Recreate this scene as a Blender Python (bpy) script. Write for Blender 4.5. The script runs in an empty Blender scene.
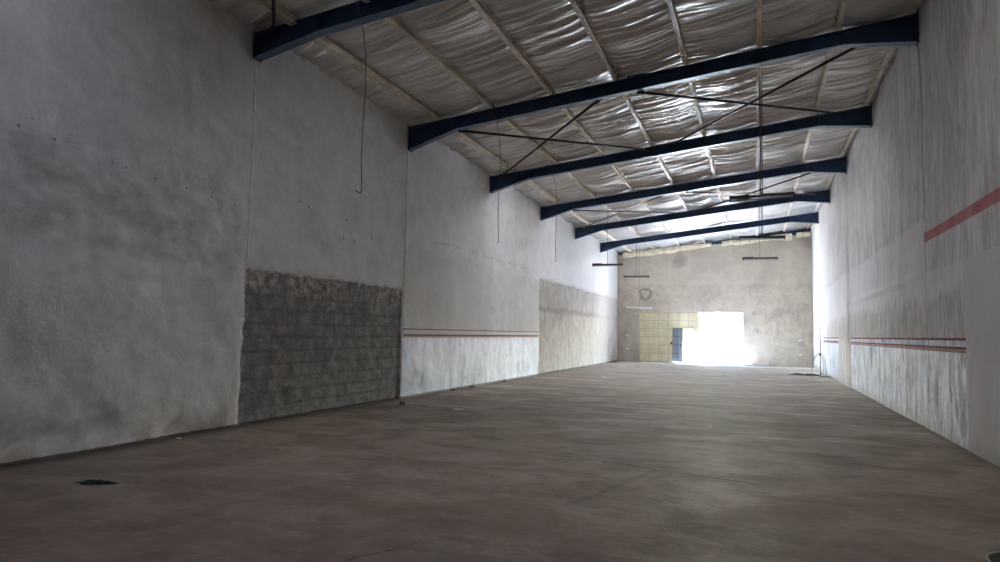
import bpy, bmesh, math, random
import numpy as np
from mathutils import Vector, Matrix
random.seed(7)
S = bpy.context.scene
COL = S.collection
PI = math.pi

# ------------------------------------------------------------------ layout (metres)
XL, XR = -8.094, 3.001          # faces of the long walls
Y1, BAY = 9.1435, 5.553         # first rafter in view, rafter spacing
YE = 42.06                      # face of the far wall
YB = -5.5                       # face of the wall behind the camera
def RY(i): return Y1 + BAY * (i - 1)
def zbot(x): return 6.56 + 0.1125 * (x + 6.78)      # underside of a rafter between its haunches
def ztop(x): return zbot(x) + 0.29                  # top of a rafter
def zfoil(x): return ztop(x) + 0.15                 # foil lies on the purlins
PURLIN_X = [-7.38, -5.89, -4.40, -2.91, -1.40, 0.07, 1.60, 2.84]
GX0, GX1, GZ = -6.75, -0.70, 3.06                   # doorway in the far wall
SK0, SK1 = 38.3, 39.3        # added roof panel hidden beyond the sixth rafter, for fill light
MID = [(9.42, 9.90), (20.95, 21.75), (26.65, 27.5)]   # added roof panels, out of view, filling the middle bays with light
MX0, MX1 = -6.9, .6
RK0, RK1 = 4.1, 5.1          # added roof panel above the frame, for fill in the near bay
WT = 0.26                                           # wall thickness

# ------------------------------------------------------------------ helpers
def tag(o, label=None, cat=None, group=None, kind=None):
    if label: o['label'] = label
    if cat: o['category'] = cat
    if group: o['group'] = group
    if kind: o['kind'] = kind
    return o
def empty(name, loc=(0, 0, 0), rot=(0, 0, 0)):
    o = bpy.data.objects.new(name, None); COL.objects.link(o)
    o.location = loc; o.rotation_euler = rot; o.empty_display_size = .2
    return o
class MB:
    def __init__(s): s.v = []; s.f = []
    def add(s, vs, fs):
        n = len(s.v); s.v += [tuple(v) for v in vs]; s.f += [tuple(i + n for i in f) for f in fs]
    def box(s, a, b):
        x0, y0, z0 = a; x1, y1, z1 = b
        s.add([(x0,y0,z0),(x1,y0,z0),(x1,y1,z0),(x0,y1,z0),(x0,y0,z1),(x1,y0,z1),(x1,y1,z1),(x0,y1,z1)],
              [(0,3,2,1),(4,5,6,7),(0,1,5,4),(1,2,6,5),(2,3,7,6),(3,0,4,7)])
    def prism(s, poly, axis, a, b):
        """poly: 2-D points; extruded along axis from a to b"""
        n = len(poly)
        def P(p, t):
            if axis == 'y': return (p[0], t, p[1])
            if axis == 'x': return (t, p[0], p[1])
            return (p[0], p[1], t)
        vs = [P(p, a) for p in poly] + [P(p, b) for p in poly]
        fs = [tuple(range(n)), tuple(range(2*n-1, n-1, -1))]
        fs += [(i, i+n, (i+1) % n + n, (i+1) % n) for i in range(n)]
        s.add(vs, fs)
    def tube(s, pts, r, n=8, caps=True):
        pts = [Vector(p) for p in pts]
        rr = r if isinstance(r, (list, tuple)) else [r] * len(pts)
        vs = []; prev = None
        for i, p in enumerate(pts):
            d = (pts[min(i+1, len(pts)-1)] - pts[max(i-1, 0)]).normalized()
            if prev is None:
                a = Vector((0, 0, 1)) if abs(d.z) < .9 else Vector((1, 0, 0))
                u = d.cross(a).normalized()
            else:
                u = (prev - d * prev.dot(d)).normalized()
            prev = u; w = d.cross(u)
            for k in range(n):
                t = 2 * PI * k / n
                vs.append(p + (u * math.cos(t) + w * math.sin(t)) * rr[i])
        fs = []
        for i in range(len(pts) - 1):
            for k in range(n):
                a = i*n + k; b = i*n + (k+1) % n
                fs.append((a, b, b + n, a + n))
        if caps:
            fs.append(tuple(range(n-1, -1, -1))); m = (len(pts)-1) * n
            fs.append(tuple(range(m, m + n)))
        s.add(vs, fs)
    def lathe(s, prof, n=32, c=(0, 0, 0)):
        vs = []; fs = []
        for (r, z) in prof:
            for k in range(n):
                t = 2*PI*k/n; vs.append((c[0]+r*math.cos(t), c[1]+r*math.sin(t), c[2]+z))
        for i in range(len(prof)-1):
            for k in range(n):
                a = i*n+k; b = i*n+(k+1) % n
                fs.append((a, b, b+n, a+n))
        fs.append(tuple(range(n-1, -1, -1))); m = (len(prof)-1)*n; fs.append(tuple(range(m, m+n)))
        s.add(vs, fs)
    def build(s, name, mat, parent=None, smooth=False, bevel=0):
        me = bpy.data.meshes.new(name); me.from_pydata(s.v, [], s.f); me.update()
        bm = bmesh.new(); bm.from_mesh(me)
        bmesh.ops.recalc_face_normals(bm, faces=bm.faces); bm.to_mesh(me); bm.free()
        for m in (mat if isinstance(mat, (list, tuple)) else [mat]): me.materials.append(m)
        if smooth:
            for p in me.polygons: p.use_smooth = True
        o = bpy.data.objects.new(name, me); COL.objects.link(o)
        if parent: o.parent = parent
        if bevel:
            b = o.modifiers.new('edge', 'BEVEL'); b.width = bevel; b.segments = 2; b.limit_method = 'ANGLE'
        return o

# numpy value noise
_rs = np.random.RandomState(11)
_T = _rs.rand(256, 256)
def vnoise(x, y):
    xi = np.floor(x).astype(int); yi = np.floor(y).astype(int)
    fx = x - xi; fy = y - yi
    fx = fx*fx*(3-2*fx); fy = fy*fy*(3-2*fy)
    a = _T[xi & 255, yi & 255]; b = _T[(xi+1) & 255, yi & 255]
    c = _T[xi & 255, (yi+1) & 255]; d = _T[(xi+1) & 255, (yi+1) & 255]
    return (a*(1-fx)+b*fx)*(1-fy) + (c*(1-fx)+d*fx)*fy
def fbm(x, y, o=4, seed=0):
    s = 0; a = .5
    for k in range(o):
        s = s + a * (vnoise(x + 17.3*k + seed*5.7, y + 9.1*k + seed*3.3) - .5); x = x*2.03; y = y*2.03; a *= .5
    return s*2
def sst(x, a, b):
    t = np.clip((x-a)/(b-a), 0, 1); return t*t*(3-2*t)

def grid_mesh(name, us, vs, P, mat, parent=None, smooth=True, hole=None):
    """us, vs 1-D arrays; P(U,V)->(X,Y,Z) arrays"""
    U, V = np.meshgrid(us, vs, indexing='ij')
    X, Y, Z = P(U, V)
    nu, nv = len(us), len(vs)
    co = np.stack([X, Y, Z], -1).reshape(-1, 3)
    idx = np.arange(nu*nv).reshape(nu, nv)
    q = np.stack([idx[:-1, :-1], idx[1:, :-1], idx[1:, 1:], idx[:-1, 1:]], -1).reshape(-1, 4)
    if hole is not None:
        uc = (us[:-1]+us[1:])/2; vc = (vs[:-1]+vs[1:])/2
        UC, VC = np.meshgrid(uc, vc, indexing='ij'); keep = ~hole(UC, VC).reshape(-1); q = q[keep]
    me = bpy.data.meshes.new(name)
    me.vertices.add(len(co)); me.vertices.foreach_set('co', co.astype(np.float32).ravel())
    me.loops.add(len(q)*4); me.loops.foreach_set('vertex_index', q.astype(np.int32).ravel())
    me.polygons.add(len(q)); me.polygons.foreach_set('loop_start', (np.arange(len(q))*4).astype(np.int32))
    me.polygons.foreach_set('loop_total', np.full(len(q), 4, np.int32))
    me.update(calc_edges=True); me.validate()
    if smooth: me.polygons.foreach_set('use_smooth', np.ones(len(q), bool))
    me.materials.append(mat)
    o = bpy.data.objects.new(name, me); COL.objects.link(o)
    if parent: o.parent = parent
    return o

# ------------------------------------------------------------------ shader helpers
class NT:
    def __init__(s, name):
        s.m = bpy.data.materials.new(name); s.m.use_nodes = True
        s.t = s.m.node_tree; s.b = s.t.nodes['Principled BSDF']
        tc = s.t.nodes.new('ShaderNodeTexCoord'); s.co = tc.outputs['Object']
        sp = s.t.nodes.new('ShaderNodeSeparateXYZ'); s.t.links.new(s.co, sp.inputs[0])
        s.x, s.y, s.z = sp.outputs
    def put(s, sock, v):
        if isinstance(v, bpy.types.NodeSocket): s.t.links.new(v, sock)
        elif isinstance(v, (tuple, list)) and len(v) == 3 and sock.type == 'RGBA': sock.default_value = (*v, 1)
        else: sock.default_value = v
    def M(s, op, a, b=0., c=None, clamp=False):
        n = s.t.nodes.new('ShaderNodeMath'); n.operation = op; n.use_clamp = clamp
        s.put(n.inputs[0], a); s.put(n.inputs[1], b)
        if c is not None: s.put(n.inputs[2], c)
        return n.outputs[0]
    def add(s, a, b): return s.M('ADD', a, b)
    def sub(s, a, b): return s.M('SUBTRACT', a, b)
    def mul(s, a, b): return s.M('MULTIPLY', a, b)
    def ramp(s, v, a, b, lo=0., hi=1.):
        n = s.t.nodes.new('ShaderNodeMapRange'); n.interpolation_type = 'SMOOTHSTEP'
        s.put(n.inputs[0], v); s.put(n.inputs[1], a); s.put(n.inputs[2], b); s.put(n.inputs[3], lo); s.put(n.inputs[4], hi)
        return n.outputs[0]
    def vec(s, x, y, z):
        n = s.t.nodes.new('ShaderNodeCombineXYZ'); s.put(n.inputs[0], x); s.put(n.inputs[1], y); s.put(n.inputs[2], z); return n.outputs[0]
    def noise(s, scale, detail=4, rough=.55, st=(1, 1, 1), off=(0, 0, 0), dist=0.):
        mp = s.t.nodes.new('ShaderNodeMapping'); s.t.links.new(s.co, mp.inputs[0])
        mp.inputs['Scale'].default_value = st; mp.inputs['Location'].default_value = off
        n = s.t.nodes.new('ShaderNodeTexNoise'); s.t.links.new(mp.outputs[0], n.inputs['Vector'])
        n.inputs['Scale'].default_value = scale; n.inputs['Detail'].default_value = detail
        n.inputs['Roughness'].default_value = rough; n.inputs['Distortion'].default_value = dist
        return n.outputs['Fac']
    def mix(s, f, a, b, mode='MIX'):
        n = s.t.nodes.new('ShaderNodeMix'); n.data_type = 'RGBA'; n.blend_type = mode
        s.put(n.inputs[0], f); s.put(n.inputs[6], a); s.put(n.inputs[7], b); return n.outputs[2]
    def mix_f(s, f, a, b): return s.add(a, s.mul(f, b-a))
    def box(s, u, v, u0, u1, v0, v1, e=.02, ju=0., jv=0.):
        """soft-edged rectangle; ju/jv are noise offsets added to u/v"""
        uu = s.add(u, ju) if ju != 0. else u
        vv = s.add(v, jv) if jv != 0. else v
        a = s.mul(s.ramp(uu, u0-e, u0+e), s.ramp(uu, u1-e, u1+e, 1., 0.))
        b = s.mul(s.ramp(vv, v0-e, v0+e), s.ramp(vv, v1-e, v1+e, 1., 0.))
        return s.mul(a, b)
    def out(s, col, rough=.85, metal=0., bump=None, bs=.3, bd=.02, spec=None):
        s.put(s.b.inputs['Base Color'], col); s.put(s.b.inputs['Roughness'], rough); s.put(s.b.inputs['Metallic'], metal)
        if spec is not None: s.b.inputs['Specular IOR Level'].default_value = spec
        if bump is not None:
            n = s.t.nodes.new('ShaderNodeBump'); n.inputs['Strength'].default_value = bs; n.inputs['Distance'].default_value = bd
            s.put(n.inputs['Height'], bump); s.t.links.new(n.outputs[0], s.b.inputs['Normal'])
        return s.m

def plain(name, col, rough=.6, metal=0., var=.25, scale=6., bs=.1):
    n = NT(name); k = n.noise(scale, 4)
    return n.out(n.mix(n.ramp(k, .3, .7), tuple(c*(1-var) for c in col), tuple(min(1, c*(1+var)) for c in col)), rough, metal, k, bs, .01)

# ---- left wall
def mat_left():
    n = NT('plaster_left_wall')
    y, z = n.y, n.z
    big = n.noise(.35, 5, .6); mid = n.noise(1.6, 6, .65, dist=.6); fine = n.noise(14, 5, .6)
    streak = n.noise(2.2, 5, .65, st=(1, 1, .18)); blot = n.noise(.9, 6, .6, st=(1, .8, 1.6), off=(3, 7, 2))
    jag = n.mul(n.sub(n.noise(7, 4, .7), .5), .16)
    col = n.mix(n.ramp(mid, .35, .7), (.70, .69, .67), (.60, .59, .575))
    col = n.mix(n.mul(n.ramp(fine, .45, .7), .16), col, (.40, .38, .35))
    col = n.mix(n.mul(n.ramp(blot, .52, .74), .40), col, (.44, .42, .385))
    # grime along the foot of the wall
    foot = n.mul(n.mul(n.ramp(n.add(z, n.mul(n.sub(streak, .5), 1.1)), 0., .5, 1., 0.), n.ramp(mid, .35, .6)), .7)
    col = n.mix(foot, col, (.38, .30, .225))
    # thin dark scuffs and hairline cracks running roughly level
    sc = n.noise(1.1, 9, .78, st=(1, .5, 2.4), off=(9, 2, 4), dist=1.2)
    hair = n.ramp(n.M('ABSOLUTE', n.sub(sc, .5)), .0, .009, 1., 0.)
    hz = n.mul(n.M('MAXIMUM', n.box(y, z, 2, 9.1, 2.5, 4.1, .5), n.box(y, z, 9.2, 14.6, 4.8, 5.5, .2, 0., n.mul(n.sub(mid, .5), .6))), n.ramp(blot, .42, .6))
    col = n.mix(n.mul(n.mul(hair, hz), .75), col, (.17, .14, .12))
    sc2 = n.noise(7, 6, .8, st=(1, .8, .8), off=(3, 1, 4)); col = n.mix(n.mul(n.mul(n.ramp(sc2, .64, .72), n.ramp(blot, .44, .6)), .5), col, (.28, .25, .22))
    # grey-green mould band in the nearest bay
    mb = n.mul(n.box(y, z, 2.5, 6.9, .25, .62, .14, 0., n.mul(n.sub(mid, .5), .5)), n.ramp(blot, .36, .6))
    col = n.mix(n.mul(mb, .6), col, (.22, .22, .18))
    smear = n.mul(n.box(y, z, 2.5, 8.9, 2.55, 3.75, .35, 0., n.mul(n.sub(big, .5), 2.2)), n.ramp(blot, .4, .64))
    col = n.mix(n.mul(smear, .42), col, (.33, .30, .26))
    # bay beyond the second rafter: bare render above the dado stripes
    bare = n.mul(n.box(y, z, 14.65, 25.75, 1.6, 3.75, .05, 0., n.mul(n.sub(mid, .5), 1.1)), n.ramp(streak, .3, .62, .35, .95))
    col = n.mix(n.mul(bare, .5), col, (.50, .475, .43))
    # painted dado: thin red, white, red, buff, then pale blue-white to the floor
    dado = n.box(y, z, 14.68, 25.72, -1, 1.70, .006, n.mul(jag, .25), 0.)
    wear = n.ramp(n.noise(3.2, 7, .72, st=(1, 1, .45), off=(1, 2, 9), dist=.8), .50, .66)
    blue = n.mix(n.ramp(streak, .35, .7), (.74, .80, .90), (.50, .55, .63))
    blue = n.mix(n.mul(wear, .55), blue, (.34, .34, .35))
    col = n.mix(dado, col, blue)
    w = n.mul(dado, n.ramp(z, 1.500, 1.503)); col = n.mix(w, col, (.62, .62, .63))
    red = (.22, .022, .018)
    def band(z0, z1, c, a=.9):
        nonlocal col
        col = n.mix(n.mul(n.mul(dado, n.mul(n.ramp(z, z0-.004, z0+.004), n.ramp(z, z1-.004, z1+.004, 1., 0.))), a), col, c)
    band(1.672, 1.712, red); band(1.515, 1.558, red); band(1.475, 1.515, (.42, .34, .27))
    # first hacked-off patch: dark block work
    p1 = n.box(y, z, 9.19, 14.62, -1, 2.66, .03, jag, jag)
    cr = n.M('FRACT', n.mul(z, 1/.245)); course = n.mul(n.ramp(n.M('ABSOLUTE', n.sub(n.M('FRACT', n.mul(n.add(z, n.mul(n.sub(mid, .5), .10)), 1/.245)), .5)), .28, .5), n.ramp(fine, .3, .6, .3, 1.))
    pk = n.mix(n.ramp(n.noise(4.5, 7, .7), .35, .68), (.15, .143, .14), (.27, .255, .245))
    pk = n.mix(n.mul(course, .35), pk, (.10, .095, .09))
    topm = n.mul(n.ramp(n.add(z, n.mul(n.sub(mid, .5), 2.0)), 1.95, 2.6), n.ramp(n.noise(6, 6, .7, off=(5, 5, 5)), .42, .62))
    pk = n.mix(n.mul(topm, .8), pk, (.54, .48, .41))
    col = n.mix(p1, col, pk)
    # second hacked-off patch: sandy render with a darker crease
    p2 = n.box(y, z, 25.82, 43, -1, 3.84, .03, jag, n.mul(jag, 1.5))
    st2 = n.noise(5, 6, .7, st=(1, 1, .25))
    pk = n.mix(n.ramp(st2, .33, .68), (.33, .295, .25), (.50, .465, .42))
    pk = n.mix(n.mul(n.box(y, z, 25, 43, 2.52, 2.74, .1, 0., n.mul(n.sub(mid, .5), .55)), .6), pk, (.20, .17, .14))
    pk = n.mix(n.mul(n.box(y, z, 25, 43, 2.74, 3.84, .1, 0., n.mul(n.sub(mid, .5), .5)), .3), pk, (.28, .25, .21))
    pk = n.mix(n.mul(n.ramp(y, 35, 38), .5), pk, (.50, .485, .46))
    col = n.mix(p2, col, pk)
    # top of the far bays turns to an even grey-white
    far = n.mul(n.ramp(y, 20, 33), n.ramp(n.add(z, jag), 3.82, 3.88)); col = n.mix(n.mul(far, .8), col, (.52, .52, .51))
    pk_ = n.mul(n.box(y, z, 15.6, 25.2, 4.02, 4.13, .02, 0., n.mul(n.sub(mid, .5), .12)), n.ramp(n.noise(5.5, 5, .8, st=(1, 1, 1.2), off=(2, 2, 2)), .52, .6))
    col = n.mix(n.mul(pk_, .6), col, (.22, .20, .18))
    col = n.mix(n.ramp(n.add(z, n.mul(jag, .25)), .03, .055, .9, 0.), col, (.06, .05, .04))
    # dark chips where the plaster is pierced
    for (py, pz, r) in [(10.5, 4.05, .025), (10.78, 4.0, .03), (12.1, 3.95, .03), (12.0, 3.55, .035), (12.4, 3.55, .035), (13.1, 3.7, .03), (5.28, 3.97, .014), (5.72, 3.93, .016), (6.52, 3.83, .014), (6.72, 3.81, .014), (7.2, 3.76, .012), (7.75, 3.74, .012), (8.25, 3.7, .013), (5.42, 4.1, .012), (8.75, 3.66, .013)]:
        d = n.M('SQRT', n.add(n.M('POWER', n.sub(y, py), 2.), n.M('POWER', n.sub(z, pz), 2.)))
        col = n.mix(n.ramp(n.add(d, n.mul(jag, .2)), r*.6, r+.012, .8, 0.), col, (.14, .12, .10))
    gloss = n.mul(n.mul(dado, n.ramp(z, 1.45, 1.47, 1., 0.)), n.sub(1., n.mul(wear, .8)))
    rec = n.M('MAXIMUM', p1, p2)
    h = n.add(n.add(n.mul(mid, .5), n.mul(fine, .16)), n.mul(n.mul(rec, n.noise(9, 6, .75)), 1.3))
    h = n.add(h, n.mul(n.mul(p1, course), -.35))
    return n.out(col, n.mix_f(gloss, .88, .58), 0., n.add(h, n.mul(n.noise(38, 4, .7), .06)), .75, .04, spec=.28)

def mat_right():
    n = NT('plaster_right_wall')
    y, z = n.y, n.z
    big = n.noise(.4, 5, .6, off=(2, 2, 2)); mid = n.noise(1.5, 6, .65, off=(4, 1, 1)); fine = n.noise(16, 5, .6)
    streak = n.noise(2.6, 7, .72, st=(1, 1, .2)); streak2 = n.noise(8, 5, .7, st=(1, 1, .14), off=(0, 3, 0))
    jag = n.mul(n.sub(n.noise(6, 4, .7), .5), .14)
    col = n.mix(n.ramp(streak, .3, .7), (.66, .635, .61), (.42, .395, .37))
    col = n.mix(n.mul(n.ramp(streak2, .46, .66), .42), col, (.27, .245, .225))
    col = n.mix(n.mul(n.ramp(n.noise(2.2, 7, .75, st=(1, 1, .5), off=(5, 5, 1)), .52, .64), .45), col, (.26, .235, .21))
    # smoother, paler coat from shoulder height to the old floor of a loft
    pale = n.box(y, z, -9, 43, 1.95, 4.05, .02, 0., n.add(n.mul(jag, .25), n.mul(n.ramp(y, 14.6, 14.9), 0.)))
    low = n.ramp(y, 14.72, 14.80)
    pale1 = n.mul(n.sub(1., low), n.mul(n.ramp(n.add(z, n.mul(jag, .4)), 1.68, 2.0), n.ramp(n.add(z, n.mul(jag, .2)), 2.90, 2.93, 1., 0.)))
    pale2 = n.mul(low, n.mul(n.ramp(n.add(z, jag), 2.05, 2.3), n.ramp(n.add(z, n.mul(jag, .2)), 3.95, 3.99, 1., 0.)))
    palem = n.mul(n.add(pale1, pale2), n.ramp(mid, .3, .62, .95, .45))
    col = n.mix(palem, col, (.60, .58, .57))
    # flat-painted stretch nearest the camera
    nearp = n.mul(n.ramp(y, 12.28, 12.32, 1., 0.), n.ramp(z, 2.89, 2.93, 1., 0.)); col = n.mix(n.mul(nearp, .8), col, (.51, .49, .485))
    # weathered stretch over the dado
    wet = n.mul(n.box(y, z, 12.3, 37, 1.6, 2.45, .1, 0., n.mul(n.sub(streak, .5), 1.2)), n.ramp(streak2, .3, .6))
    col = n.mix(n.mul(wet, .55), col, (.25, .225, .20))
    # pale far bays
    col = n.mix(n.mul(n.ramp(y, 27, 37), .75), col, (.66, .65, .63))
    col = n.mix(n.ramp(y, 36.5, 37.2), col, (.66, .66, .64))
    # painted dado
    up = n.mul(n.ramp(y, 12.22, 12.24), n.M('MAXIMUM', n.ramp(y, 25.82, 25.86, 1., 0.), n.mul(n.ramp(y, 29.05, 29.1), n.ramp(y, 36.0, 36.05, 1., 0.))))
    dado = n.mul(up, n.ramp(z, 1.694, 1.700, 1., 0.))
    wear = n.ramp(n.noise(5.5, 7, .75, st=(1, 1, .22), off=(1, 2, 9)), .47, .60)
    blue = n.mix(n.ramp(n.noise(2.6, 7, .72, st=(1, 1, .4), off=(2, 0, 5)), .38, .64), (.72, .76, .83), (.38, .41, .46))
    blue = n.mix(n.mul(n.mul(wear, n.ramp(y, 25.9, 29, .8, .25)), n.ramp(z, 1.3, 1.6, 1., .35)), blue, (.22, .21, .21))
    col = n.mix(dado, col, blue)
    def band(z0, z1, c, a=.9):
        nonlocal col
        col = n.mix(n.mul(n.mul(dado, n.mul(n.ramp(z, z0-.004, z0+.004), n.ramp(z, z1-.004, z1+.004, 1., 0.))), a), col, c)
    for (py, pz, ry, rz) in ((14.75, 1.15, .16, .16), (14.75, .55, .2, .12), (12.62, .9, .12, .5), (12.5, .35, .25, .25), (19.6, 1.62, .3, .05), (21.5, 1.25, .25, .3)):
        d = n.M('SQRT', n.add(n.M('POWER', n.mul(n.sub(y, py), 1/ry), 2.), n.M('POWER', n.mul(n.sub(z, pz), 1/rz), 2.)))
        col = n.mix(n.ramp(n.add(d, n.mul(jag, 4.)), .6, 1.05, .8, 0.), col, (.22, .21, .21))
    band(1.655, 1.70, (.17, .02, .03), 1.); band(1.52, 1.555, (.16, .02, .03), 1.); band(1.46, 1.52, (.29, .15, .14))
    # broad red band near the camera
    rb = n.box(y, z, -9, 14.78, 3.49, 3.675, .008, 0., n.mul(jag, .08))
    col = n.mix(n.mul(rb, n.ramp(mid, .3, .7, .98, .8)), col, (.36, .085, .085))
    foot = n.mul(n.ramp(n.add(z, n.mul(n.sub(streak, .5), .8)), 0., .3, 1., 0.), .5); col = n.mix(foot, col, (.28, .25, .22))
    # dark joint lines at the rafters
    for yy, w in ((14.74, .05), (20.2, .03), (25.75, .03), (16.9, .012)):
        d = n.M('ABSOLUTE', n.sub(y, yy)); col = n.mix(n.ramp(n.add(d, n.mul(jag, .3)), w*.4, w*1.8, .6, 0.), col, (.20, .18, .165))
    h = n.add(n.add(n.mul(mid, .5), n.mul(fine, .2)), n.mul(streak2, .1))
    return n.out(col, n.mix_f(n.mul(n.mul(dado, n.ramp(z, 1.45, 1.47, 1., 0.)), n.sub(1., n.mul(wear, .8))), .88, .62), 0., h, .7, .035, spec=.28)

def mat_end():
    n = NT('render_far_wall'); x, z = n.x, n.z
    big = n.noise(.5, 6, .62, off=(6, 0, 0)); mid = n.noise(1.7, 6, .66, off=(1, 0, 3)); st = n.noise(3, 6, .7, st=(1, 1, .2)); fine = n.noise(14, 4)
    col = n.mix(n.ramp(mid, .34, .68), (.54, .465, .38), (.41, .35, .28))
    col = n.mix(n.mul(n.ramp(big, .5, .68), .4), col, (.25, .225, .19))
    up = n.ramp(n.add(z, n.mul(n.sub(mid, .5), .12)), 4.70, 4.76); col = n.mix(n.mul(up, .35), col, (.55, .495, .41))
    strk = n.mul(n.ramp(st, .5, .7), n.ramp(z, 4.7, 3.1)); col = n.mix(n.mul(strk, .35), col, (.24, .21, .18))
    # wet-looking ring over the doorway and blots
    d = n.M('SQRT', n.add(n.M('POWER', n.sub(x, -6.35), 2.), n.M('POWER', n.sub(z, 4.17), 2.)))
    ring = n.ramp(n.M('ABSOLUTE', n.sub(n.add(d, n.mul(n.sub(n.noise(2.5, 4), .5), .5)), .32)), .03, .12, .65, 0.)
    col = n.mix(ring, col, (.15, .13, .115))
    for (px, pz, r) in ((-4.3, 6.15, .55), (-.1, 3.0, .16), (.05, 2.0, .2), (1.3, 3.1, .5), (-7.6, 1.6, .35), (2.3, 1.4, .35)):
        d = n.M('SQRT', n.add(n.M('POWER', n.sub(x, px), 2.), n.M('POWER', n.sub(z, pz), 2.)))
        col = n.mix(n.ramp(n.add(d, n.mul(n.sub(n.noise(3, 5, .7), .5), 1.2)), r*.4, r, .45, 0.), col, (.22, .195, .17))
    left = n.mul(n.ramp(x, -6.6, -6.9), n.ramp(z, 4.0, 2.6)); col = n.mix(n.mul(left, .35), col, (.26, .22, .19))
    return n.out(col, .9, 0., n.add(mid, n.mul(fine, .25)), .4, .03)

def mat_floor():
    n = NT('concrete_floor')
    x, y = n.x, n.y
    big = n.noise(.28, 6, .6); mid = n.noise(1.1, 7, .65, st=(.9, 1, 1), dist=.4); fine = n.noise(9, 6, .65); grit = n.noise(60, 3)
    col = n.mix(n.ramp(mid, .33, .68), (.35, .272, .218), (.232, .178, .14))
    col = n.mix(n.mul(n.ramp(big, .45, .68), .4), col, (.165, .14, .125))
    band = n.noise(.8, 6, .68, st=(.5, 1.1, 1), off=(3, 3, 0))
    fa = n.ramp(y, 8.5, 15)
    grain = n.noise(1.6, 7, .74, st=(.6, 1.1, 1), off=(1, 8, 0)); col = n.mix(n.mul(n.ramp(grain, .5, .62), .5), col, (.13, .108, .095))
    col = n.mix(n.mul(n.mul(n.ramp(band, .48, .62), fa), .55), col, (.15, .128, .112))
    col = n.mix(n.mul(n.mul(n.ramp(band, .47, .36), fa), .5), col, (.54, .48, .41))
    col = n.mix(n.mul(n.mul(n.ramp(grain, .46, .34), fa), .5), col, (.50, .45, .41))
    col = n.mix(n.mul(n.ramp(n.noise(2.4, 7, .7, off=(8, 1, 0)), .56, .7), .35), col, (.12, .10, .09))
    # reddish earth in the near left corner, dirt along the walls
    e = n.mul(n.ramp(n.sub(y, n.mul(x, .5)), 9.4, 7.0), n.ramp(mid, .35, .6, .4, .9)); col = n.mix(n.mul(e, .5), col, (.20, .135, .09))
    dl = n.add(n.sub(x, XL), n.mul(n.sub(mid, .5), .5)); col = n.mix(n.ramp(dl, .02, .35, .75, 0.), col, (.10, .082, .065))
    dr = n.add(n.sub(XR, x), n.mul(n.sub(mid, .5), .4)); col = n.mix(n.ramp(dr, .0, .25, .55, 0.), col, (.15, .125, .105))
    # pale screed along the far wall, its bright daylight partly put into the colour
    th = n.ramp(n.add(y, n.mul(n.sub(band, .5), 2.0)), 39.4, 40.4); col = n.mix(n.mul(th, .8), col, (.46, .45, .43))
    # cracks
    v = n.t.nodes.new('ShaderNodeTexVoronoi'); v.feature = 'DISTANCE_TO_EDGE'; v.inputs['Scale'].default_value = .22
    w = n.t.nodes.new('ShaderNodeVectorMath'); w.operation = 'ADD'; n.t.links.new(n.co, w.inputs[0])
    nn = n.noise(1.2, 5, .6); n.t.links.new(n.vec(n.mul(nn, .9), n.mul(nn, -.7), 0.), w.inputs[1]); n.t.links.new(w.outputs[0], v.inputs['Vector'])
    crack = n.mul(n.ramp(v.outputs['Distance'], .0, .002, .6, 0.), n.ramp(big, .5, .6))
    col = n.mix(n.mul(crack, .7), col, (.06, .05, .045))
    def seg_(x0, y0, x1, y1, w, a):
        nonlocal col
        L = math.hypot(x1-x0, y1-y0); ux, uy = (x1-x0)/L, (y1-y0)/L
        uu = n.add(n.mul(n.sub(x, x0), ux), n.mul(n.sub(y, y0), uy)); vv = n.add(n.mul(n.sub(x, x0), -uy), n.mul(n.sub(y, y0), ux))
        vv = n.add(vv, n.mul(n.sub(n.noise(1.8, 6, .7), .5), .22))
        k_ = n.mul(n.ramp(n.M('ABSOLUTE', vv), w*.3, w, 1., 0.), n.mul(n.ramp(uu, -.05, .2), n.ramp(uu, L-.2, L+.05, 1., 0.)))
        col = n.mix(n.mul(k_, n.ramp(fine, .3, .55, a*.35, a)), col, (.06, .05, .045))
    seg_(-3.1, 9.2, .05, 8.3, .022, .85); seg_(-1.15, 8.65, -1.75, 6.4, .06, .35); seg_(-2.4, 5.0, -2.9, 4.0, .014, .7)
    h = n.add(n.add(n.mul(mid, .7), n.mul(fine, .3)), n.add(n.mul(grit, .05), n.mul(crack, -.6)))
    rough = n.ramp(n.add(n.mul(mid, .5), n.mul(fine, .5)), .35, .7, .6, .85)
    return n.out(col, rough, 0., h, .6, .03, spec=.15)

def mat_foil():
    n = NT('foil_insulation')
    k = n.noise(2.2, 5, .6, st=(.35, 1.6, 1)); g = n.noise(16, 5, .7, st=(.25, 1.2, 1), dist=.5); d = n.noise(.5, 4)
    col = n.mix(n.ramp(k, .35, .7), (.84, .82, .79), (.66, .64, .61))
    col = n.mix(n.mul(n.ramp(d, .5, .7), .3), col, (.52, .49, .45))
    col = n.mix(n.mul(n.ramp(n.y, 22, 28), .55), col, (.40, .39, .38))     # far foil darkened in colour to hold down the daylight on it
    return n.out(col, n.add(n.ramp(g, .3, .7, .28, .5), n.ramp(n.y, 16, 28, 0., .2)), .55, n.add(g, n.mul(n.noise(5, 4, .6, st=(.25, 1.5, 1)), 1.4)), .5, .03)

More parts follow.
